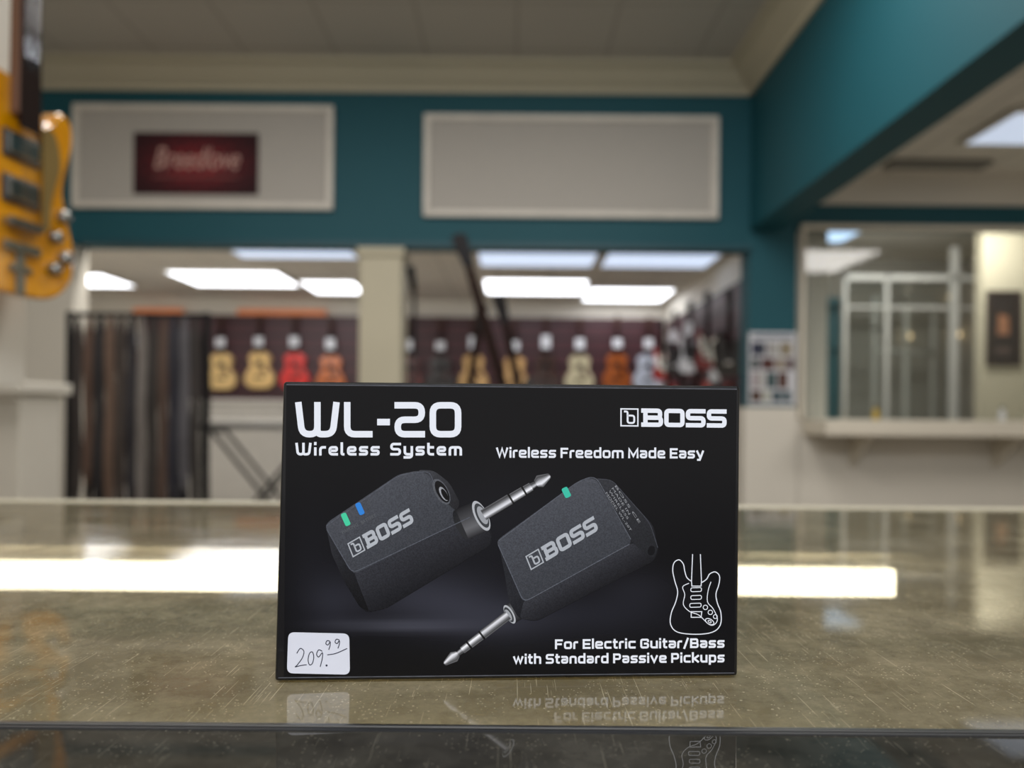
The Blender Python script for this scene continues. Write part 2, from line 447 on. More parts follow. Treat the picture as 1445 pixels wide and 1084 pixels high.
def plug(p0, p1, st, lay, ws=1.0):
    a = Vector(p0); b = Vector(p1); d = (b-a); L = d.length; d.normalize(); n = Vector((d.y, -d.x))
    tones = [(-1, 60), (-.7, 140), (-.4, 250), (-.1, 220), (.3, 130), (.7, 70), (1, 110)]
    out = []
    for k in range(len(st)-1):
        (t0, w0, g0), (t1, w1, _) = st[k], st[k+1]
        if t1-t0 < 1e-6: continue
        for q in range(len(tones)-1):
            (u0, c0), (u1, c1) = tones[q], tones[q+1]
            pts = [a+d*L*t0+n*w0*u0*ws, a+d*L*t0+n*w0*u1*ws, a+d*L*t1+n*w1*u1*ws, a+d*L*t1+n*w1*u0*ws]
            f = lambda c: tuple(min(255, c*g0*s) for s in (1, 1, 1.03))
            out.append(([art(p.x, p.y, lay) for p in pts], [f(c0), f(c1), f(c1), f(c0)]))
    return out
def ell(cx, cy, rx, ry, ang, n=28):
    ca, sa = math.cos(ang), math.sin(ang)
    return [(cx+rx*math.cos(t)*ca-ry*math.sin(t)*sa, cy+rx*math.cos(t)*sa+ry*math.sin(t)*ca) for t in (2*math.pi*i/n for i in range(n))]
def rpoly(pts, r): return rounded(pts, r, True, 5)
def line(pts, w, col, lay, closed=False):
    V, F = ribbon(pts, w, closed); return [([art(*V[i], lay) for i in f], col) for f in F]
def grad(pts, c0, c1, p0, p1, lay):
    """rounded polygon with linear tone between two points, split as a fan"""
    a = Vector(p0); b = Vector(p1); d = b-a
    def cc(p):
        t = max(0, min(1, (Vector(p)-a).dot(d)/d.length_squared)); return tuple(c0[k]*(1-t)+c1[k]*t for k in range(3))
    cx = sum(p[0] for p in pts)/len(pts); cy = sum(p[1] for p in pts)/len(pts); c = (cx, cy); n = len(pts)
    return [([art(*c, lay), art(*pts[i], lay), art(*pts[(i+1) % n], lay)], [cc(c), cc(pts[i]), cc(pts[(i+1) % n])]) for i in range(n)]

STP = [(0, 7.4, .9), (.40, 7.4, .9), (.40, 7.6, .2), (.425, 7.6, .2), (.425, 6.6, 1), (.60, 6.4, 1), (.60, 6.4, .2), (.625, 6.2, .2), (.625, 6, 1), (.72, 5.8, 1), (.72, 4.4, .8), (.79, 3.6, .8), (.79, 5, .95), (.85, 9, .95), (.99, 3.6, .8), (1.0, 2, .6)]
# --- first device (with socket)
td = []
td += grad(rpoly([(466, 780), (480, 772), (664, 730), (694, 752), (694, 772), (545, 862), (518, 868), (508, 860), (486, 824)], 8), (34, 35, 40), (13, 13, 17), (560, 780), (600, 850), 2)
td += grad(rpoly([(500, 811), (662, 732), (693, 756), (692, 772), (545, 862), (520, 866)], 6), (44, 45, 51), (17, 17, 21), (590, 775), (620, 830), 3)
td += grad(rpoly([(461, 750), (500, 812), (521, 866), (508, 860), (486, 824), (468, 784)], 4), (38, 39, 44), (12, 12, 15), (480, 770), (515, 855), 3.5)
td += grad(rpoly([(588, 666), (612, 667), (634, 684), (650, 714), (640, 728), (612, 705)], 8), (54, 55, 60), (30, 30, 34), (600, 668), (645, 722), 3)
td += grad(rpoly([(459, 746), (464, 739), (562, 673), (590, 667), (606, 674), (622, 704), (640, 722), (663, 732), (501, 813), (495, 808)], 7), (68, 70, 77), (52, 54, 60), (520, 690), (580, 780), 4)
td += line(rounded([(461, 750), (497, 812), (663, 733)], 10), 1.1, (80, 83, 92), 6)
td += line(rounded([(461, 745), (564, 673), (606, 668), (612, 684)], 14), .9, (80, 83, 92), 6)
td += [P2(ell(623, 697, 9.5, 20, -0.5), (78, 80, 86), 5), P2(ell(624, 697, 7.5, 17, -0.5), (14, 14, 17), 6), P2(ell(626, 700, 4.5, 11, -0.5), (140, 142, 148), 7), P2(ell(627.5, 701, 3.4, 9, -0.5), (10, 10, 12), 8)]
colmesh('transmitter_picture', td, GRAIN, pb)
def collar(a, b, r, ang, lay, rx=.4):
    """short printed cylinder from a to b ending in a bright ring"""
    out = []; a = Vector(a); b = Vector(b); d = (b-a).normalized(); n = Vector((d.y, -d.x))
    for u0, c0, u1, c1 in ((-1, 34, -.4, 100), (-.4, 100, .2, 70), (.2, 70, 1, 24)):
        pts = [a+n*r*u0, a+n*r*u1, b+n*r*u1, b+n*r*u0]
        g = lambda c: (c, c, c+4)
        out.append(([art(p.x, p.y, lay) for p in pts], [g(c0), g(c1), g(c1), g(c0)]))
    out.insert(0, P2(ell(a.x, a.y, r*rx, r, ang), (42, 43, 46), lay-.5))
    out += [P2(ell(b.x, b.y, r*rx, r, ang), (178, 180, 186), lay+1), P2(ell(b.x+d.x, b.y+d.y, r*rx*.8, r*.82, ang), (60, 62, 66), lay+2), P2(ell(b.x+d.x*2, b.y+d.y*2, r*rx*.62, r*.6, ang), (156, 158, 164), lay+3)]
    return out
td = collar((652, 743), (679, 731), 23, -0.45, 4.5)
td += plug((682, 730), (776, 674), STP, 9, 1.05)
colmesh('plug_picture', td, PRINT, pb)
def led(cx, cy, w, h, ang, col):
    ca, sa = math.cos(ang), math.sin(ang)
    q = rpoly([(-w/2, -h/2), (w/2, -h/2), (w/2, h/2), (-w/2, h/2)], 3)
    return P2([(cx+x*ca-y*sa, cy+x*sa+y*ca) for x, y in q], col, 9)
colmesh('indicator_lamp_picture', [led(488, 736, 8, 19, -.42, (70, 205, 160))], PRINT, pb)
colmesh('indicator_lamp_picture', [led(508, 721, 8, 18, -.42, (50, 130, 215))], PRINT, pb)
logo('device_logo', aff_tf((498, 790), (87, -50), (-8, -20), 116, 24), 116, 24, (178, 182, 190), pb, 10, 5.6)
for b_, o_, ex_ in (('PAIRING', (484, 757), (22, -12)), ('BATTERY', (511, 743), (20, -11))):
    print_text('small_lettering', b_, col=(96, 99, 104), lay=9, tf=(lambda o_, ex_: lambda u, w: (o_[0]+ex_[0]*u-1.8*w, o_[1]+ex_[1]*u-4.4*w))(o_, ex_))
# --- second device (receiver)
rp = collar((736, 860), (719, 870), 14.5, math.pi-.5, 1.0, .4)
rp += plug((717, 871), (627, 940), STP, 5, .9)
colmesh('plug_picture', rp, PRINT, pb)
rd = []
rd += grad(rpoly([(703, 768), (830, 690), (862, 679), (922, 745), (930, 784), (920, 796), (757, 880), (732, 876), (718, 852), (712, 812)], 8), (34, 35, 40), (13, 13, 17), (800, 800), (830, 850), 2.4)
rd += grad(rpoly([(739, 851), (893, 769), (927, 784), (922, 795), (758, 879), (733, 876)], 6), (48, 49, 55), (20, 20, 24), (815, 810), (835, 845), 3)
rd += grad(rpoly([(828, 677), (862, 680), (916, 740), (929, 776), (923, 792), (908, 782), (893, 770), (848, 700)], 11), (46, 47, 52), (30, 31, 35), (850, 680), (915, 785), 3.5)
rd += grad(rpoly([(701, 768), (706, 762), (812, 685), (832, 677), (842, 681), (890, 764), (889, 771), (742, 852), (736, 849)], 7), (68, 70, 77), (52, 54, 60), (770, 710), (820, 810), 4)
rd += line(rounded([(703, 772), (739, 853), (888, 771)], 10), 1.1, (84, 87, 96), 6)
rd += line(rounded([(704, 766), (816, 682), (840, 674), (890, 764)], 12), .9, (86, 89, 98), 6)
rd += line(rounded([(844, 679), (863, 680), (917, 741), (928, 776)], 12), .8, (66, 68, 76), 6)
rd += [P2(ell(919, 780, 5, 7, .2), (14, 14, 18), 5)]
colmesh('receiver_picture', rd, GRAIN, pb)
colmesh('indicator_lamp_picture', [led(799, 698, 9, 15, -.45, (60, 190, 165))], PRINT, pb)
logo('device_logo', aff_tf((749, 808), (96, -57), (-8, -20), 122, 24), 122, 24, (174, 178, 186), pb, 10, 5.6)
for k, b_ in enumerate(('MODEL WL-20T', 'WIRELESS', 'MADE IN', 'BOSS CE')):
    ox, oy = 854+k*4.4, 699-k*3.2
    print_text('small_lettering', b_, col=(150, 152, 158), lay=9, tf=(lambda ox, oy, L: lambda u, w: (ox+L*0.55*u+2.4*w, oy+L*0.84*u-1.7*w))(ox, oy, (64, 48, 44, 62)[k]))
# --- guitar icon
gi = []
body = catmull([(975, 823), (969, 818), (966, 809), (964, 799), (958, 793), (951, 797), (949, 808), (952, 823), (956, 838), (953, 853), (947, 868), (946, 884), (956, 895), (982, 898), (1005, 895), (1016, 885), (1017, 868), (1012, 854), (1010, 841), (1014, 828), (1015, 816), (1009, 810), (1001, 813), (997, 820), (990, 825)], 4, False)
gi += line(body, 1.35, WHITE, 8)
gi += line([(977, 785), (975.5, 823), (976, 830), (989, 830), (989.5, 823), (988, 785)], 1.25, WHITE, 8.5)
gi += line(catmull([(972, 826), (963, 831), (966, 842), (964, 856), (973, 866), (986, 871), (1000, 884), (1008, 884), (1012, 876), (1006, 862), (998, 852), (999, 836), (1003, 824)], 4, False), 1.1, WHITE, 9)
for (cx, cy, w) in ((982, 835, 15), (982, 846, 15), (981, 857, 16)):
    gi += line(rpoly([(cx-w/2, cy-2.5), (cx+w/2, cy-3), (cx+w/2, cy+2.5), (cx-w/2, cy+3)], 2.4), 1.1, WHITE, 9.5, True)
gi += line([(975, 866), (990, 866), (989, 874), (975, 874)], 1.2, WHITE, 10, True)
for cx, cy, r in ((995, 860, 3.2), (1002, 867, 3.2), (1009, 873, 2.8)): gi += line(ell(cx, cy, r, r, 0, 14), 1.0, WHITE, 10.5, True)
gi += line(ell(1001, 880, 6.5, 3.6, .5, 18), 1.1, WHITE, 11, True); gi += line(ell(1001, 880, 2.5, 1.5, .5, 10), 1.0, WHITE, 11, True)
colmesh('guitar_icon', gi, PRINT, pb)
# --- price sticker
st = colmesh('price_sticker', [P2(rpoly([(407, 895), (493, 897), (494, 955), (405, 953)], 9), (212, 214, 226), 10)], MATTEPRINT, pb)
st['label'] = 'white rounded handwritten price sticker'
INK = (32, 34, 54); hw = []
def pen(p, c=False): hw.extend(line(catmull(p, 5, c), 1.25, INK, 11+len(hw)*.002, c))
pen([(419, 925), (424, 918), (429, 922), (427, 931), (420, 941), (417, 944), (425, 942), (433, 941)])
pen([(437, 925), (441, 923), (443, 930), (441, 939), (437, 941), (435, 934)], True)
pen([(455, 922), (450, 920), (447, 926), (450, 930), (455, 924), (455, 932), (452, 944)])
hw += [P2(ell(461, 942, 1.5, 1.5, 0, 8), INK, 11)]
pen([(466, 908), (462, 907), (460, 911), (463, 913), (466, 909), (466, 914), (464, 920)])
pen([(479, 906), (475, 905), (473, 909), (476, 911), (479, 907), (479, 912), (477, 918)])
pen([(462, 927), (474, 925), (490, 918)])
colmesh('handwriting', hw, MATTEPRINT, st)

# ------------------------------------------------------------------ glass counter
def glass_mat(name, dust, tint, tr_amt, gloss=.8, rough=.05, mark=.5):
    m = bpy.data.materials.new(name); m.use_nodes = True
    nt = m.node_tree; nt.nodes.clear(); N = nt.nodes.new; L = nt.links.new
    out = N('ShaderNodeOutputMaterial'); tc = N('ShaderNodeTexCoord')
    n1 = N('ShaderNodeTexNoise'); n1.inputs['Scale'].default_value = 16; n1.inputs['Detail'].default_value = 12; n1.inputs['Roughness'].default_value = .82
    L(tc.outputs['Object'], n1.inputs['Vector'])
    r1 = N('ShaderNodeValToRGB'); r1.color_ramp.elements[0].position = .38; r1.color_ramp.elements[0].color = (*[c*.45 for c in lin(dust)], 1)
    r1.color_ramp.elements[1].position = .64; r1.color_ramp.elements[1].color = (*lin(dust), 1)
    L(n1.outputs['Fac'], r1.inputs[0])
    def grt(src, val, out_='Fac', op='GREATER_THAN'):
        g = N('ShaderNodeMath'); g.operation = op; g.inputs[1].default_value = val; L(src.outputs[out_], g.inputs[0]); return g
    prev = None
    for sc, rad, th in ((300, .12, .52), (120, .06, .5), (560, .17, .5)):
        v = N('ShaderNodeTexVoronoi'); v.inputs['Scale'].default_value = sc; L(tc.outputs['Object'], v.inputs['Vector'])
        lt = grt(v, rad, 'Distance', 'LESS_THAN')
        n3 = N('ShaderNodeTexNoise'); n3.inputs['Scale'].default_value = sc*.1; L(tc.outputs['Object'], n3.inputs['Vector'])
        g3 = grt(n3, th)
        ml = N('ShaderNodeMath'); ml.operation = 'MULTIPLY'; L(lt.outputs[0], ml.inputs[0]); L(g3.outputs[0], ml.inputs[1])
        if prev:
            mx = N('ShaderNodeMath'); mx.operation = 'MAXIMUM'; L(prev.outputs[0], mx.inputs[0]); L(ml.outputs[0], mx.inputs[1]); prev = mx
        else: prev = ml
    for ang, sx, sy, thr in ((0.4, 420, 6, .75), (1.2, 400, 5, .755), (1.9, 380, 5, .75), (2.7, 460, 7, .75), (1.55, 480, 6, .745)):
        mp = N('ShaderNodeMapping'); mp.inputs['Rotation'].default_value[2] = ang; mp.inputs['Location'].default_value = (ang*3, ang, 0); mp.inputs['Scale'].default_value = (sx, sy, 1); L(tc.outputs['Object'], mp.inputs['Vector'])
        nn = N('ShaderNodeTexNoise'); nn.inputs['Scale'].default_value = 4; nn.inputs['Detail'].default_value = 1; L(mp.outputs[0], nn.inputs['Vector'])
        sb = grt(nn, thr)
        mx = N('ShaderNodeMath'); mx.operation = 'MAXIMUM'; L(prev.outputs[0], mx.inputs[0]); L(sb.outputs[0], mx.inputs[1]); prev = mx
    cm = N('ShaderNodeMix'); cm.data_type = 'RGBA'; cm.inputs[7].default_value = (*lin((240, 230, 202)), 1)
    sc_ = N('ShaderNodeMath'); sc_.operation = 'MULTIPLY'; sc_.inputs[1].default_value = mark; L(prev.outputs[0], sc_.inputs[0])
    L(sc_.outputs[0], cm.inputs[0]); L(r1.outputs[0], cm.inputs[6])
    d = N('ShaderNodeBsdfDiffuse'); L(cm.outputs[2], d.inputs['Color'])
    tl = N('ShaderNodeBsdfTranslucent'); L(cm.outputs[2], tl.inputs['Color'])
    a1 = N('ShaderNodeMixShader'); a1.inputs[0].default_value = .5; L(d.outputs[0], a1.inputs[1]); L(tl.outputs[0], a1.inputs[2])
    t = N('ShaderNodeBsdfTransparent'); t.inputs['Color'].default_value = (*lin(tint), 1)
    mr = N('ShaderNodeMapRange'); mr.inputs[1].default_value = .3; mr.inputs[2].default_value = .7; mr.inputs[3].default_value = tr_amt+.14; mr.inputs[4].default_value = tr_amt-.14
    L(n1.outputs['Fac'], mr.inputs[0])
    kill = N('ShaderNodeMath'); kill.operation = 'MULTIPLY_ADD'; kill.inputs[1].default_value = -.3*mark*2; L(prev.outputs[0], kill.inputs[0]); L(mr.outputs[0], kill.inputs[2]); kill.use_clamp = True
    a2 = N('ShaderNodeMixShader'); L(kill.outputs[0], a2.inputs[0]); L(a1.outputs[0], a2.inputs[1]); L(t.outputs[0], a2.inputs[2])
    gl = N('ShaderNodeBsdfGlossy'); gl.inputs['Color'].default_value = (gloss, gloss*.98, gloss*.95, 1)
    ms_ = N('ShaderNodeMapping'); ms_.inputs['Rotation'].default_value[2] = .3; ms_.inputs['Scale'].default_value = (3, 16, 1); L(tc.outputs['Object'], ms_.inputs['Vector'])
    n5 = N('ShaderNodeTexNoise'); n5.inputs['Scale'].default_value = 2.5; n5.inputs['Detail'].default_value = 6; L(ms_.outputs[0], n5.inputs['Vector'])
    rr = N('ShaderNodeMapRange'); rr.inputs[1].default_value = .35; rr.inputs[2].default_value = .7; rr.inputs[3].default_value = rough*.6; rr.inputs[4].default_value = rough*2.4
    L(n5.outputs['Fac'], rr.inputs[0]); L(rr.outputs[0], gl.inputs['Roughness'])
    fr = N('ShaderNodeFresnel'); fr.inputs['IOR'].default_value = 1.48
    a3 = N('ShaderNodeMixShader'); L(fr.outputs[0], a3.inputs[0]); L(a2.outputs[0], a3.inputs[1]); L(gl.outputs[0], a3.inputs[2])
    L(a3.outputs[0], out.inputs['Surface'])
    return m
GLASS = glass_mat('dusty_counter_glass', (192, 182, 154), (226, 220, 200), .36, .9, .04, .55)
GLASS2 = glass_mat('dark_counter_glass', (124, 119, 108), (180, 174, 160), .45, .9, .02, .25)
STEEL = mat('steel_channel', (130, 130, 130), 0.3, 1.0, scale=40)
LAM = mat('gold_laminate', (180, 170, 140), 0.6, scale=25, var=.3)
DARKLAM = mat('dark_laminate', (100, 94, 82), 0.5, scale=25)

def case(name, x0, x1, y0, y1, glass, label, inner, lamp):
    cx, cy = (x0+x1)/2, (y0+y1)/2; w, d = (x1-x0)/2, (y1-y0)/2
    e = empty(name, (cx, cy, 0), label, 'display case')
    rb = .012 if lamp else .0015
    mesh_obj('glass_top', [(-w, -d, 1.0), (w, -d, 1.0), (w, d-rb, 1.0), (-w, d-rb, 1.0)], [(0, 1, 2, 3)], glass, e)
    multibox('frame', [(-w, w, -d, -d+.0022, .975, 1.0008), (-w, -w+.012, -d, d, .975, 1.001), (w-.012, w, -d, d, .975, 1.001)], STEEL, e, .0004)
    if lamp: box('rear_rail', -w, w, d-.012, d, .965, 1.0018, mat('pale_rail', (182, 174, 152), .5), e, .002)
    else: box('rear_rail', -w, w, d-.0015, d, .965, 1.0005, mat('dark_gasket', (36, 36, 38), .5), e)
    multibox('cabinet', [(-w, w, -d, d, 0, .12), (-w, -w+.015, -d+.001, d-.001, .12, .975), (w-.015, w, -d+.001, d-.001, .12, .975), (-w+.015, w-.015, d-.012, d-.002, .12, .965), (-w+.015, w-.015, -d+.004, -d+.012, .12, .975)], DARKLAM if inner is DARKLAM else mat('tan_cabinet', (178, 164, 130), .6), e)
    box('shelf', -w+.016, w-.016, -d+.013, d-.013, .86, .868, inner, e)
    if lamp:
        LX = 0.276-cx
        box('lamp_tube', -w+.02, LX, lamp-cy-.004, lamp-cy+.004, .970, .9905, mat('case_lamp', (255, 247, 228), .4, emit=10.0, var=.01), e, .002)
        box('lamp_holder', -w+.02, LX+.01, lamp-cy+.0045, lamp-cy+.0075, .966, .993, STEEL, e)
    return e
case('display_case', -1.45, 1.45, .2455, .845, GLASS, 'glass-topped shop counter with scratched dusty glass and lit interior', LAM, .560)
case('display_case', -1.45, 1.45, -.32, .2445, GLASS2, 'dark glass-topped shop counter joined along a steel edge', DARKLAM, None)

# ------------------------------------------------------------------ guitars
def mirror_outline(r): return r+[(-x, z) for x, z in reversed(r) if abs(x) > 1e-6]
AC = catmull(mirror_outline([(0, 0), (.11, .004), (.185, .06), (.2, .14), (.17, .225), (.125, .285), (.128, .35), (.145, .41), (.12, .47), (.06, .497), (0, .5)]), 4)
EL = catmull([(0, 0), (.1, .004), (.158, .045), (.165, .115), (.135, .18), (.118, .235), (.135, .295), (.16, .345), (.155, .385), (.125, .38), (.09, .335), (.045, .322), (-.045, .322), (-.085, .35), (-.115, .405), (-.15, .43), (-.165, .39), (-.15, .32), (-.122, .25), (-.13, .19), (-.165, .12), (-.16, .045), (-.1, .004)], 4)
SCUT = catmull([(0, 0), (.10, .006), (.16, .05), (.172, .115), (.150, .19), (.133, .245), (.148, .31), (.163, .36), (.158, .405), (.125, .42), (.09, .385), (.045, .37), (.03, .40), (.022, .437), (-.03, .442), (-.085, .44), (-.135, .425), (-.16, .385), (-.162, .335), (-.145, .285), (-.136, .245), (-.155, .2), (-.185, .125), (-.175, .05), (-.11, .004)], 4)
WOODN = mat('neck_wood', (96, 60, 36), .45, scale=15); ROSE = mat('rosewood', (34, 22, 18), .8, scale=20, spec=.1)
BLK = mat('black_plastic', (18, 18, 20), .5, spec=.2); CHR = mat('chrome', (205, 205, 208), .15, 1.0, scale=30)
GUN = mat('polished_nickel', (165, 163, 158), .18, 1.0, scale=30, var=.2)
TAGW = mat('tag_card', (225, 226, 230), .7, var=.02)
def guitar(name, loc, rz, rgb, kind, label, group=None, tag=True, s=1.0, tilt=0.0, head=(30, 24, 22), neck=.36):
    e = empty(name, loc, label, 'guitar', group, rot=(0, tilt, rz)); e.scale = (s, s, s)
    bm_ = mat('finish_%d_%d_%d' % rgb, rgb, .25, scale=6, var=.3, coat=.4)
    out, H, t = (AC, .5, .1) if kind == 'acoustic' else (EL, .33, .045)
    prism('body', out, -t/2, t/2, bm_, e, .006)
    zt = H-.005
    prism('neck', [(-.027, zt-.12 if kind != 'acoustic' else zt-.02), (.027, zt-.12 if kind != 'acoustic' else zt-.02), (.022, zt+neck), (-.022, zt+neck)], -t/2-.012, -t/2+.014, ROSE, e, .003)
    hz = zt+neck
    prism('headstock', [(-.022, hz), (.022, hz), (.034, hz+.03), (.038, hz+.15), (.012, hz+.17), (-.012, hz+.165), (-.038, hz+.15), (-.034, hz+.03)] if kind == 'acoustic' else [(-.022, hz), (.022, hz), (.03, hz+.02), (.034, hz+.16), (.0, hz+.18), (-.05, hz+.17), (-.045, hz+.13), (-.03, hz+.03)], -t/2-.008, -t/2+.01, mat('head_%d_%d_%d' % head, head, .5, spec=.2), e, .003)
    if kind == 'acoustic':
        cyl('soundhole', (0, -t/2+.0005, .34), (0, -t/2-.0015, .34), .052, BLK, e)
        prism('bridge', [(-.08, .135), (.08, .135), (.06, .165), (-.06, .165)], -t/2-.009, -t/2, ROSE, e, .002)
        prism('pickguard', catmull([(.045, .30), (.09, .27), (.11, .22), (.07, .2), (.04, .24)], 4), -t/2-.002, -t/2, mat('tortoise', (60, 26, 16), .25), e)
    else:
        prism('pickguard', catmull([(-.09, .36), (-.1, .28), (-.07, .17), (0, .14), (.08, .07), (.13, .09), (.11, .17), (.1, .26), (.12, .33), (.07, .31), (.03, .3), (-.03, .3)], 3), -t/2-.003, -t/2, mat('guard', (226, 222, 208), .3) if 120 < sum(rgb) < 400 else mat('guard_black', (30, 28, 30), .4), e)
        for z in (.165, .215, .265): box('pickup', -.042, .042, -t/2-.008, -t/2-.002, z-.009, z+.009, BLK, e, .003)
        box('bridge', -.04, .04, -t/2-.012, -t/2, .105, .135, CHR, e, .002)
    if tag: box('price_tag', -.06, .06, -t/2-.03, -t/2-.026, zt+.09, zt+random.uniform(.2, .27), TAGW, e)
    return e

SLAT = stripes('maroon_slatwall', (66, 28, 34), (32, 13, 17), 1.6, 'Z', .5)
sw = box('slatwall_display', -5.2, 2.1, 10.90, 10.975, 0, CZ+1.33, SLAT); top(sw, 'dark maroon grooved slatwall covering the rear wall', 'display wall')
yb = 10.85
NAT = (232, 192, 126)
row = [(3.18, NAT, 'natural spruce acoustic guitar hanging on the maroon slatwall'), (3.71, (230, 188, 120), 'natural spruce acoustic guitar hanging on the maroon slatwall'),
       (4.20, (216, 32, 26), 'bright red acoustic guitar hanging on the maroon slatwall'), (4.70, (190, 96, 34), 'amber sunburst acoustic guitar hanging on the maroon slatwall'),
       (5.78, (92, 24, 18), 'dark cherry acoustic guitar hanging on the maroon slatwall'), (6.22, (34, 26, 26), 'black acoustic guitar hanging on the maroon slatwall'),
       (6.68, (206, 164, 106), 'natural acoustic guitar hanging behind the leaning necks'), (7.25, (206, 162, 104), 'honey coloured acoustic guitar hanging on the slatwall'),
       (7.68, (54, 28, 18), 'dark sunburst acoustic guitar with white tag on slatwall'), (8.15, (196, 184, 150), 'pale cream acoustic guitar hanging on the slatwall'),
       (8.67, (160, 84, 36), 'amber brown acoustic guitar hanging on the slatwall'), (9.1, (196, 202, 214), 'pale silver acoustic guitar hanging on the slatwall'),
       (2.60, (90, 40, 24), 'brown acoustic guitar hanging on the slatwall behind straps'), (2.05, (120, 70, 36), 'brown acoustic guitar hanging on the slatwall behind straps')]
for p, c, l in row:
    guitar('acoustic_guitar', (p-7.22, yb, CZ+.30+random.uniform(-.035, .03)), 0, c, 'acoustic', l, 'guitars hanging on the rear slatwall', head=(60, 34, 24))
side = [(7.15, .55, (20, 20, 22)), (7.6, .1, (200, 60, 40)), (7.95, .65, (120, 20, 22)), (8.4, .15, (24, 22, 26)), (8.75, .66, (225, 225, 230)), (9.2, .15, (170, 34, 30)), (9.55, .66, (24, 24, 28)), (9.95, .12, (225, 226, 232)), (10.35, .64, (150, 30, 28)), (7.1, -.35, (30, 60, 110)), (8.5, -.6, (200, 120, 50)), (9.4, -.6, (90, 24, 24))]
ss = box('slatwall_display', 2.115, 2.145, 6.2, 10.7, 0, CZ+1.25, SLAT); top(ss, 'dark maroon slatwall on the side wall behind electric guitars', 'display wall')
for i, (d, z, c) in enumerate(side):
    nm = 'dark' if sum(c) < 120 else ('white' if sum(c) > 600 else ('red' if c[0] > 80 and c[1] < 80 else 'coloured'))
    guitar('electric_guitar', (2.003, d, CZ+z-.2), math.radians(-55), c, 'electric', nm+' solid-body electric guitar hanging on the side wall', 'electric guitars on the side wall', tag=(i in (1, 4, 6)), neck=.3)

tb = empty('display_table', (-.15, 4.45, 0), 'low dark wooden display table holding guitars', 'table')
DW = mat('dark_wood', (58, 40, 30), .5, scale=12, var=.3)
box('table_top', -.6, .7, -.35, .35, .76, .80, DW, tb, .006)
for x in (-.55, .61):
    for y in (-.28, .24): box('leg', x, x+.045, y, y+.045, 0, .76, DW, tb)
guitar('bass_guitar', (.06, 4.30, CZ-.24), math.radians(6), (24, 22, 24), 'electric', 'black bass guitar with long dark neck leaning on a stand', None, False, 1.05, math.radians(-16.5), neck=.70, head=(20, 18, 20))
guitar('bass_guitar', (.12, 4.50, CZ-.25), math.radians(-5), (40, 26, 22), 'electric', 'dark brown bass guitar leaning close beside another', None, False, .95, math.radians(-12), neck=.50, head=(22, 18, 18))
guitar('bass_guitar', (-.32, 4.68, CZ-.25), math.radians(3), (30, 24, 24), 'electric', 'black short bass guitar leaning the other way', None, False, .95, math.radians(9), neck=.46, head=(22, 18, 18))
ms = empty('microphone_stand', (-.62, 4.9, 0), 'thin black microphone stand', 'stand')
cyl('pole', (0, 0, .03), (0, 0, CZ+.78), .012, BLK, ms); lathe('base', [(.13, 0), (.13, .015), (.03, .035), (.015, .05)], BLK, ms)
cyl('microphone', (0, -.01, CZ+.76), (-.02, -.06, CZ+.9), .02, BLK, ms, .028)

sr = empty('strap_rack', (-2.15, 4.5, 0), 'black metal floor rack for guitar straps', 'rack')
multibox('frame', [(-.42, -.395, -.02, .02, 0, CZ+.56), (.375, .40, -.02, .02, 0, CZ+.56), (-.42, .40, -.015, .015, CZ+.53, CZ+.555), (-.44, -.37, -.25, .25, 0, .03), (.35, .42, -.25, .25, 0, .03)], BLK, sr, .004)
sc = [(50, 44, 42), (84, 64, 54), (40, 38, 40), (100, 80, 68), (62, 54, 50), (42, 40, 44), (110, 104, 100), (50, 46, 44), (76, 60, 52), (40, 40, 48), (82, 80, 84), (48, 44, 42)]
for i in range(24):
    c = sc[(i*5) % 12] if i > 11 else sc[i]
    back = i > 11
    x = -2.15-.345+(i % 12)*.0615+(.03 if back else 0)
    L_ = random.uniform(.95, 1.3); w = random.uniform(.026, .0295)
    nseg = 10; V = []; F = []
    for k in range(nseg+1):
        z = -L_*k/nseg; yy = (-.03 if not back else .045)+.008*math.sin(k*1.1+i); ww = w*(.45 if k in (0, nseg) else 1)
        V += [(-ww, yy, z), (ww, yy, z), (ww, yy+.006, z), (-ww, yy+.006, z)]
    for k in range(nseg):
        a = 4*k
        for j in range(4): F.append((a+j, a+(j+1) % 4, a+4+(j+1) % 4, a+4+j))
    F += [(3, 2, 1, 0), tuple(4*nseg+j for j in range(4))]
    o = fixn(mesh_obj('guitar_strap', V, F, mat('strap_%d_%d' % (c[0], c[2]), c, .5, scale=40, var=.35, spec=.4), loc=(x, 4.5, CZ+.53)))
    nm = 'brown leather' if c[0] > c[2]+12 else ('grey woven' if c[0] > 60 else 'black nylon')
    top(o, nm+' guitar strap hanging from the rack', 'strap', 'guitar straps on the floor rack')

kb = empty('keyboard', (-1.95, 5.9, .955), 'long pale digital keyboard lying on a folding stand', 'keyboard')
box('case', -.42, .62, -.16, .16, 0, .07, mat('kb_grey', (120, 118, 116), .4), kb, .01)
box('keys', -.38, .58, -.165, -.03, .045, .078, mat('keys_white', (225, 222, 215), .4), kb, .003)
ks = empty('keyboard_stand', (-1.85, 5.9, 0), 'black folding cross-legged keyboard stand', 'stand')
for y in (-.14, .14):
    cyl('leg', (-.38, y, .02), (.38, y, .94), .014, BLK, ks); cyl('leg', (.38, y+.03, .02), (-.38, y+.03, .94), .014, BLK, ks)
for x in (-.38, .38):
    cyl('foot', (x, -.2, .02), (x, .2, .02), .016, BLK, ks); cyl('crossbar', (x, -.2, .94), (x, .2, .94), .012, BLK, ks)
dk = empty('shop_counter', (-3.2, 9.2, 0), 'long pale grey shop counter with slab top', 'counter')
box('cabinet', -1.6, 2.3, -.28, .28, 0, 1.18, mat('counter_grey', (168, 164, 158), .6), dk)
box('worktop', -1.65, 2.35, -.32, .32, 1.18, 1.22, mat('counter_top', (190, 186, 180), .35), dk, .01)

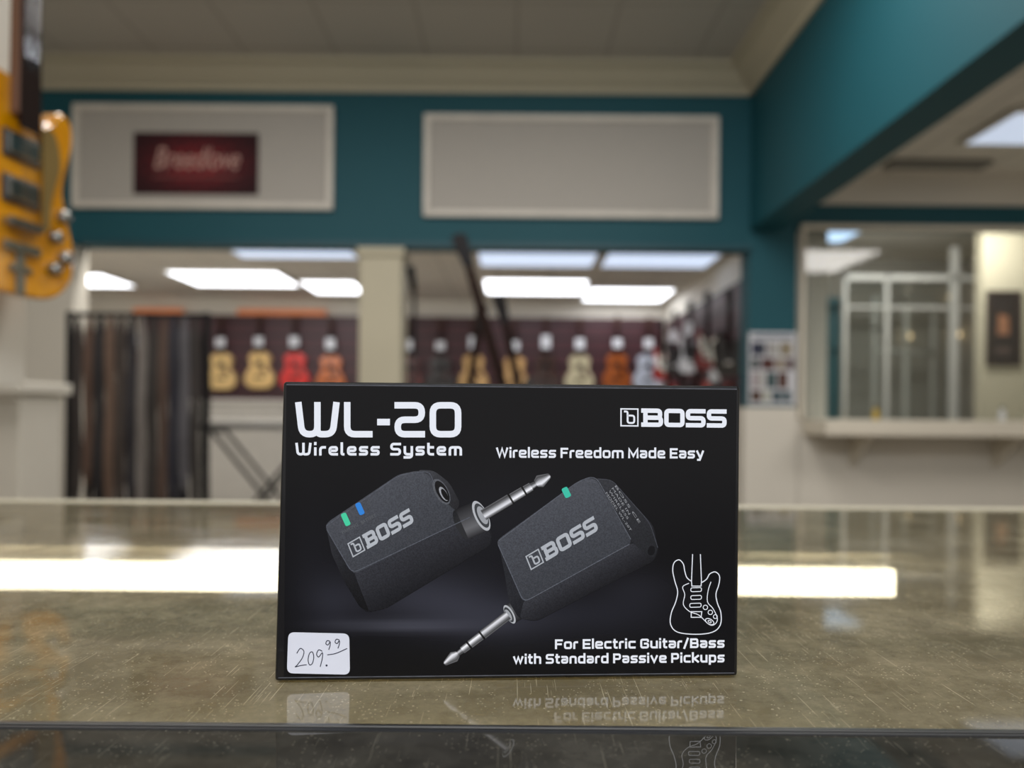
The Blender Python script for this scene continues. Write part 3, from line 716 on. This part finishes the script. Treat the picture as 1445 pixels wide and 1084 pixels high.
for x0, x1 in ((-5.3, -4.6), (-3.85, -2.6)):
    o = box('header_sign', x0, x1, 10.86, 10.92, CZ+1.33, CZ+1.41, mat('orange_sign', (206, 124, 78), .5, emit=.25), None, .02)
    top(o, 'long copper-orange header board above the slatwall', 'sign', 'orange header boards')

mt_ = empty('fireplace_mantel', (-2.26, 3.35, 0), 'white painted fireplace mantel with grey firebox', 'fireplace')
WP = mat('white_paint', (226, 221, 210), .5, var=.03)
multibox('shelf', [(-.4, .26, -.2, .2, CZ+.06, CZ+.11), (-.37, .235, -.17, .17, CZ+.03, CZ+.06)], WP, mt_, .008)
multibox('surround', [(.08, .235, -.14, .15, 0, CZ+.03), (-.37, .08, -.14, .15, CZ-.10, CZ+.03)], WP, mt_, .006)
box('firebox', -.37, .08, -.1, .15, 0, CZ-.10, mat('firebox_grey', (116, 118, 120), .7), mt_)

# ------------------------------------------------------------------ big orange guitar
og = empty('electric_guitar', (-1.037, 1.60, CZ+.232), 'transparent amber single-cutaway electric guitar with metal pickups hanging up', 'guitar', rot=(0, 0, math.radians(84)))
OR = mat('orange_flame', (242, 150, 8), .12, scale=22, var=.45, coat=1.0)
prism('body', SCUT, -.024, .024, OR, og, .008)
prism('binding', [(x*1.005, z*1.0+.0) for x, z in SCUT], -.0165, -.0125, mat('binding_cream', (236, 200, 120), .3), og)
prism('neck', [(-.028, .36), (.028, .36), (.022, .86), (-.022, .86)], -.044, -.018, WOODN, og, .006)
prism('fingerboard', [(-.028, .335), (.028, .335), (.022, .86), (-.022, .86)], -.050, -.044, ROSE, og)
for k in range(1, 16):
    zf = .86-.62*(1-2**(-k/12)); wf_ = .022+.006*(.86-zf)/.53
    if zf > .34: box('fret', -wf_, wf_, -.0515, -.050, zf-.0012, zf, CHR, og)
prism('headstock', [(-.022, .86), (.022, .86), (.04, .89), (.045, 1.0), (.015, 1.03), (-.015, 1.02), (-.045, 1.0), (-.04, .89)], -.045, -.03, OR, og, .003)
for k in range(3):
    for sgn in (-1, 1): lathe('tuning_peg', [(.006, -.008), (.008, 0), (.006, .008)], CHR, og, 12, (sgn*.052, -.038, .91+k*.035))
for z in (.375-.075, .21):
    box('pickup_ring', -.05, .05, -.031, -.024, z-.028, z+.028, mat('ring_grey', (60, 60, 62), .35), og, .003)
    box('pickup', -.043, .043, -.037, -.031, z-.02, z+.02, GUN, og, .003)
multibox('bridge', [(-.05, .05, -.040, -.024, .135, .15)]+[(-.045+.0155*i, -.034+.0155*i, -.044, -.040, .133, .152) for i in range(6)], GUN, og, .001)
multibox('tailpiece', [(-.05, .05, -.036, -.024, .085, .105), (-.012, .012, -.03, -.024, .0, .085), (-.03, .03, -.032, -.024, .045, .06)], GUN, og, .002)
prism('pickguard', catmull([(.052, .35), (.09, .36), (.11, .3), (.085, .22), (.075, .15), (.056, .16), (.056, .25)], 4), -.034, -.031, mat('gold_guard', (150, 124, 74), .25, .3), og)
for x, z in ((.1, .14), (.13, .1), (.095, .07), (.125, .19)):
    lathe('knob', [(.016, 0), (.015, .008), (.013, .018), (.011, .02)], GUN, og, 16).matrix_local = Matrix.Translation((x, -.024, z)) @ Matrix.Rotation(math.radians(90), 4, 'X')
for i in range(6):
    cyl('string', (-.02+.008*i, -.046, .1), (-.017+.0068*i, -.0535, .87), .0006, CHR, og, n=6)
hg = empty('guitar_hanger', (-1.12, 1.59, CZ+1.1), 'black padded wall hanger holding the orange guitar', 'hanger')
box('plate', 0, .012, -.03, .03, -.06, .06, BLK, hg, .002)
cyl('arm', (.01, 0, 0), (.06, 0, 0), .006, BLK, hg)
for s_ in (-1, 1): cyl('prong', (.05, 0, 0), (.125, .036*s_, 0), .005, BLK, hg)

# ------------------------------------------------------------------ banner on panel
bn = empty('banner', (-2.235, 5.475, CZ+1.51), 'dark red brand banner with pale script lettering', 'banner')
W_, H_ = .44, .435; nx, nz = 26, 14; V = []; Fq = []; C_ = []
for j in range(nz+1):
    for i in range(nx+1):
        u, w = i/nx, j/nz
        V.append((-W_+2*W_*u, 0, H_*w))
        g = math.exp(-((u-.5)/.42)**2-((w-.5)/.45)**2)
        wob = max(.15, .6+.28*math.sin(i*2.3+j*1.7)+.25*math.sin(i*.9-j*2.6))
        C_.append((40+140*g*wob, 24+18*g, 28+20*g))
for j in range(nz):
    for i in range(nx): a_ = j*(nx+1)+i; Fq.append((a_, a_+1, a_+nx+2, a_+nx+1))
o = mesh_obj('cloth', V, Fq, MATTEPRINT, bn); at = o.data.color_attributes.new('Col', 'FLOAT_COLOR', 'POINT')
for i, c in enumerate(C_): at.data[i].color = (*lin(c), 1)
Vt, Ft = text_tris('Breedlove', .0, 1.0, .35)
colmesh('lettering', [([(-.29+.6*Vt[i][0], -.004, .18+.15*Vt[i][1]) for i in f], (205, 165, 155)) for f in Ft], MATTEPRINT, bn)
colmesh('border_line', [([(-.3, -.003, .12), (.3, -.003, .12), (.3, -.003, .126), (-.3, -.003, .126)], (150, 104, 98))], MATTEPRINT, bn)

# ------------------------------------------------------------------ right side
ps = empty('poster', (1.83, 5.492, CZ+.07), 'white poster with a grid of small photographs on teal pier', 'poster')
box('sheet', -.165, .165, -.004, .004, 0, .51, mat('paper_white', (205, 206, 212), .6, var=.02), ps)
for r, (z0, z1) in enumerate(((.02, .10), (.115, .23), (.245, .33), (.345, .44))):
    x = -.15
    while x < .12:
        ww = random.uniform(.05, .105); x2 = min(.15, x+ww)
        cc = random.choice([(60, 66, 74), (90, 60, 52), (120, 126, 130), (50, 80, 84), (150, 140, 120), (70, 74, 80), (176, 176, 172)])
        c3 = tuple(max(0, c-random.randint(10, 40)) for c in cc)
        colmesh('photo_print', [([(x, -.0055, z0), (x2, -.0055, z0), (x2, -.0055, z1), (x, -.0055, z1)], [c3, cc, cc, c3])], MATTEPRINT, ps)
        x = x2+.012
colmesh('heading_band', [([(-.14, -.0055, .465), (.14, -.0055, .465), (.14, -.0055, .49), (-.14, -.0055, .49)], (110, 116, 130))], MATTEPRINT, ps)

FR = mat('frame_cream', (214, 206, 190), .5, var=.03)
wf = multibox('window_1', [(2.02, 4.6, 5.46, 5.5, CZ+1.305, CZ+1.34), (2.02, 2.05, 5.46, 5.52, CZ-.03, CZ+1.305)], FR, None, .006); wf['kind'] = 'structure'
def pane_mat():
    m = bpy.data.materials.new('window_glass'); m.use_nodes = True
    nt = m.node_tree; nt.nodes.clear(); N = nt.nodes.new; L = nt.links.new
    o = N('ShaderNodeOutputMaterial'); t = N('ShaderNodeBsdfTransparent'); t.inputs[0].default_value = (.84, .87, .86, 1)
    g = N('ShaderNodeBsdfGlossy'); g.inputs['Roughness'].default_value = .02
    mx = N('ShaderNodeMixShader'); mx.inputs[0].default_value = .09
    L(t.outputs[0], mx.inputs[1]); L(g.outputs[0], mx.inputs[2]); L(mx.outputs[0], o.inputs[0]); return m
PANE = pane_mat()
gp = mesh_obj('window_2', [(2.05, 5.5, CZ-.03), (4.6, 5.5, CZ-.03), (4.6, 5.5, CZ+1.305), (2.05, 5.5, CZ+1.305)], [(0, 1, 2, 3)], PANE); gp['kind'] = 'structure'
OFF = mat('office_wall', (160, 157, 147), .7, var=.05)
struct('wall_office', 2.31, 4.6, 8.0, 8.05, 0, CZ+1.6, OFF)
struct('wall_office', 4.6, 4.65, 5.7, 8.0, 0, CZ+1.6, OFF)
struct('wall_office', 3.79, 4.6, 6.3, 6.4, 0, CZ+1.6, CREAMD)
struct('ceiling', 2.31, 4.65, 5.7, 8.0, CZ+1.6, CZ+1.65, CEILB)
MET = mat('mullion_metal', (205, 204, 198), .5, .0)
g = multibox('window_3', [(2.93, 2.96, 6.9, 6.94, 0, CZ+1.25), (3.30, 3.33, 6.9, 6.94, 0, CZ+1.25), (3.88, 3.95, 6.9, 6.94, 0, CZ+1.5), (2.93, 4.2, 6.9, 6.94, CZ+.95, CZ+.97), (2.93, 4.2, 6.9, 6.94, CZ+1.2, CZ+1.25)], MET, None, .004); g['kind'] = 'structure'
# second pane set at an angle, seen through the first
g = multibox('window_5', [(-.45, -.42, -.02, .02, 0, CZ+1.1), (.0, .03, -.02, .02, 0, CZ+1.1), (.42, .45, -.02, .02, 0, CZ+1.1), (-.45, .45, -.02, .02, CZ+.6, CZ+.63), (-.45, .45, -.02, .02, CZ+1.08, CZ+1.12)], MET, None, .004); g['kind'] = 'structure'
g.location = (3.75, 7.45, 0); g.rotation_euler = (0, 0, math.radians(28))
gp = mesh_obj('window_4', [(2.96, 6.92, .02), (3.9, 6.92, .02), (3.9, 6.92, CZ+1.2), (2.96, 6.92, CZ+1.2)], [(0, 1, 2, 3)], PANE); gp['kind'] = 'structure'
dd = multibox('door_1', [(2.95, 3.2, 7.6, 7.65, 0, CZ+1.15)], mat('teal_door', (20, 84, 92), .5), None, .01); dd['kind'] = 'structure'
for (x, z, r) in ((3.38, .68, .7), (3.8, .70, .7), (3.74, 1.02, .5)):  # glowing globes added to stand for warm reflections in the glass
    e = empty('reflection_spot', (x*1.19, 7.93, CZ+z*1.19), 'small round glowing spot added for a warm reflection', 'lamp', 'warm reflection spots in the office')
    r *= 1.3
    lathe('globe', [(.002, -.035*r), (.025*r, -.03*r), (.04*r, 0), (.025*r, .03*r), (.002, .035*r)], mat('warm_reflection', (255, 220, 165), .4, emit=1.8, var=.01), e, 16)
    cyl('bracket', (0, 0.01, 0), (0, .069, 0), .012, MET, e, n=10)
pf = empty('framed_picture', (3.96, 6.299, CZ+.41), 'small dark picture in a brown frame on cream wall', 'picture')
multibox('frame', [(-.14, .14, -.025, 0, 0, .035), (-.14, .14, -.025, 0, .57, .605), (-.14, -.105, -.025, 0, .035, .57), (.105, .14, -.025, 0, .035, .57)], mat('dark_brown_frame', (40, 26, 20), .5), pf, .003)
colmesh('print', [([(-.11, -.008, .03), (.11, -.008, .03), (.11, -.008, .575), (-.11, -.008, .575)], (38, 32, 30)), ([(-.05, -.009, .25), (.05, -.009, .25), (.04, -.009, .40), (-.04, -.009, .42)], (150, 104, 76)), ([(-.06, -.009, .1), (.06, -.009, .1), (.06, -.009, .15), (-.06, -.009, .15)], (86, 72, 66))], MATTEPRINT, pf)
lg = empty('wall_ledge', (3.3, 5.5, CZ-.15), 'cream painted wooden ledge below the interior window', 'shelf')
prism('shelf', [(-1.25, .015), (1.29, .015), (1.29, .12), (-1.25, .12)], -.42, -.001, FR, lg, .01)
for x in (-.9, 0.1, 1.1):
    br = prism('bracket', [(0, .015), (-.3, .015), (-.02, -.2), (0, -.2)], x-.02, x+.02, FR, lg)
    br.matrix_local = Matrix.Rotation(math.radians(90), 4, 'Z')
    for v_ in br.data.vertices: v_.co.y = -v_.co.y
    fixn(br)
def bottle(x, y, z, rgb, label, h=.1, r=.02):
    e = empty('small_bottle', (x, y, z), label, 'bottle')
    lathe('body', [(r*.9, 0), (r, .005), (r, h*.6), (r*.4, h*.78), (r*.4, h*.86)], mat('bot_%d' % rgb[0], rgb, .3), e, 16)
    lathe('cap', [(r*.48, h*.86), (r*.48, h), (r*.3, h*1.01)], BLK, e, 12)
bottle(2.45, 5.25, CZ-.03, (190, 160, 60), 'small yellow bottle on the cream ledge')
bottle(3.3, 5.25, CZ-.03, (210, 212, 214), 'small white bottle on the cream ledge')

def troffer(x0, x1, y0, y1, z, group, label, st=4.0, rgb=(245, 248, 255)):
    e = empty('ceiling_light', ((x0+x1)/2, (y0+y1)/2, z-.03), label, 'ceiling light', group)
    w, d = (x1-x0)/2, (y1-y0)/2
    box('diffuser', -w+.03, w-.03, -d+.03, d-.03, .0, .02, mat('diffuser_%d_%d' % (rgb[2], int(st*10)), rgb, .5, emit=st, var=.01), e)
    multibox('housing', [(-w, w, -d, -d+.03, -.002, .03), (-w, w, d-.03, d, -.002, .03), (-w, -w+.03, -d+.03, d-.03, -.002, .03), (w-.03, w, -d+.03, d-.03, -.002, .03), (-w, w, -d, d, .022, .03)], WP, e)
G = 'ceiling lights of the back room'; lb = 'rectangular white fluorescent ceiling light, switched on'
zb = CZ+1.58
for a_ in ((-3.95, -2.64, 8.75, 9.75), (-2.60, -1.9, 9.35, 10.3), (-5.4, -4.75, 9.0, 9.9), (-.37, .91, 9.1, 10.2), (.93, 2.05, 9.7, 10.8), (-.37, .85, 7.5, 8.3), (.9, 2.05, 7.5, 8.3), (-2.78, -1.55, 7.4, 7.95)):
    troffer(*a_, zb, G, lb, 4.5 if a_[3] > 8.4 else 1.0, (245, 248, 255) if a_[3] > 8.4 else (205, 220, 245))
troffer(2.75, 3.6, 4.28, 4.84, CZ+1.71, None, 'rectangular bluish-white ceiling light over the side aisle', 0.75, (205, 218, 240))
troffer(2.55, 3.0, 6.35, 7.1, CZ+1.6, None, 'square bluish ceiling light in the office', 1.5, (190, 220, 255))
vt = empty('air_vent', (2.85, 5.25, CZ+1.68), 'grey louvred ceiling air vent', 'vent')
multibox('louvre', [(-.33, .33, -.08+.028*i, -.052+.028*i, 0.004*(i % 2), .028) for i in range(6)], mat('vent_grey', (130, 128, 122), .5), vt)

# ------------------------------------------------------------------ lights
def area(loc, rot, sx, sy, p, col=(1, .96, .91)):  # area lights added for brightness; no fixture is modelled for them
    l = bpy.data.lights.new('fill_light', 'AREA'); l.shape = 'RECTANGLE'; l.size = sx; l.size_y = sy; l.energy = p; l.color = col
    o = bpy.data.objects.new('fill_light', l); COL.objects.link(o); o.location = loc; o.rotation_euler = rot
area((-1.8, 2.6, CZ+2.38), (0, 0, 0), 1.2, 1.2, 60)
area((.6, 3.0, CZ+2.38), (0, 0, 0), 1.2, 1.2, 50)
area((.2, -1.3, CZ+2.1), (math.radians(25), 0, 0), 1.6, 1.0, 92, (.93, .96, 1))
area((3.1, 2.6, CZ+1.65), (0, 0, 0), 1.2, 1.2, 36)
# added fill lights hidden behind the headers, brightening the office and back room
area((3.3, 5.85, CZ+1.5), (math.radians(45), 0, 0), 1.4, .15, 22, (1, .97, .93))
area((-3.0, 5.85, CZ+1.45), (math.radians(45), 0, 0), 2.4, .2, 60, (1, .97, .92))
W = bpy.data.worlds.new('world'); S.world = W; W.use_nodes = True
W.node_tree.nodes['Background'].inputs[0].default_value = (1, .96, .91, 1); W.node_tree.nodes['Background'].inputs[1].default_value = .56
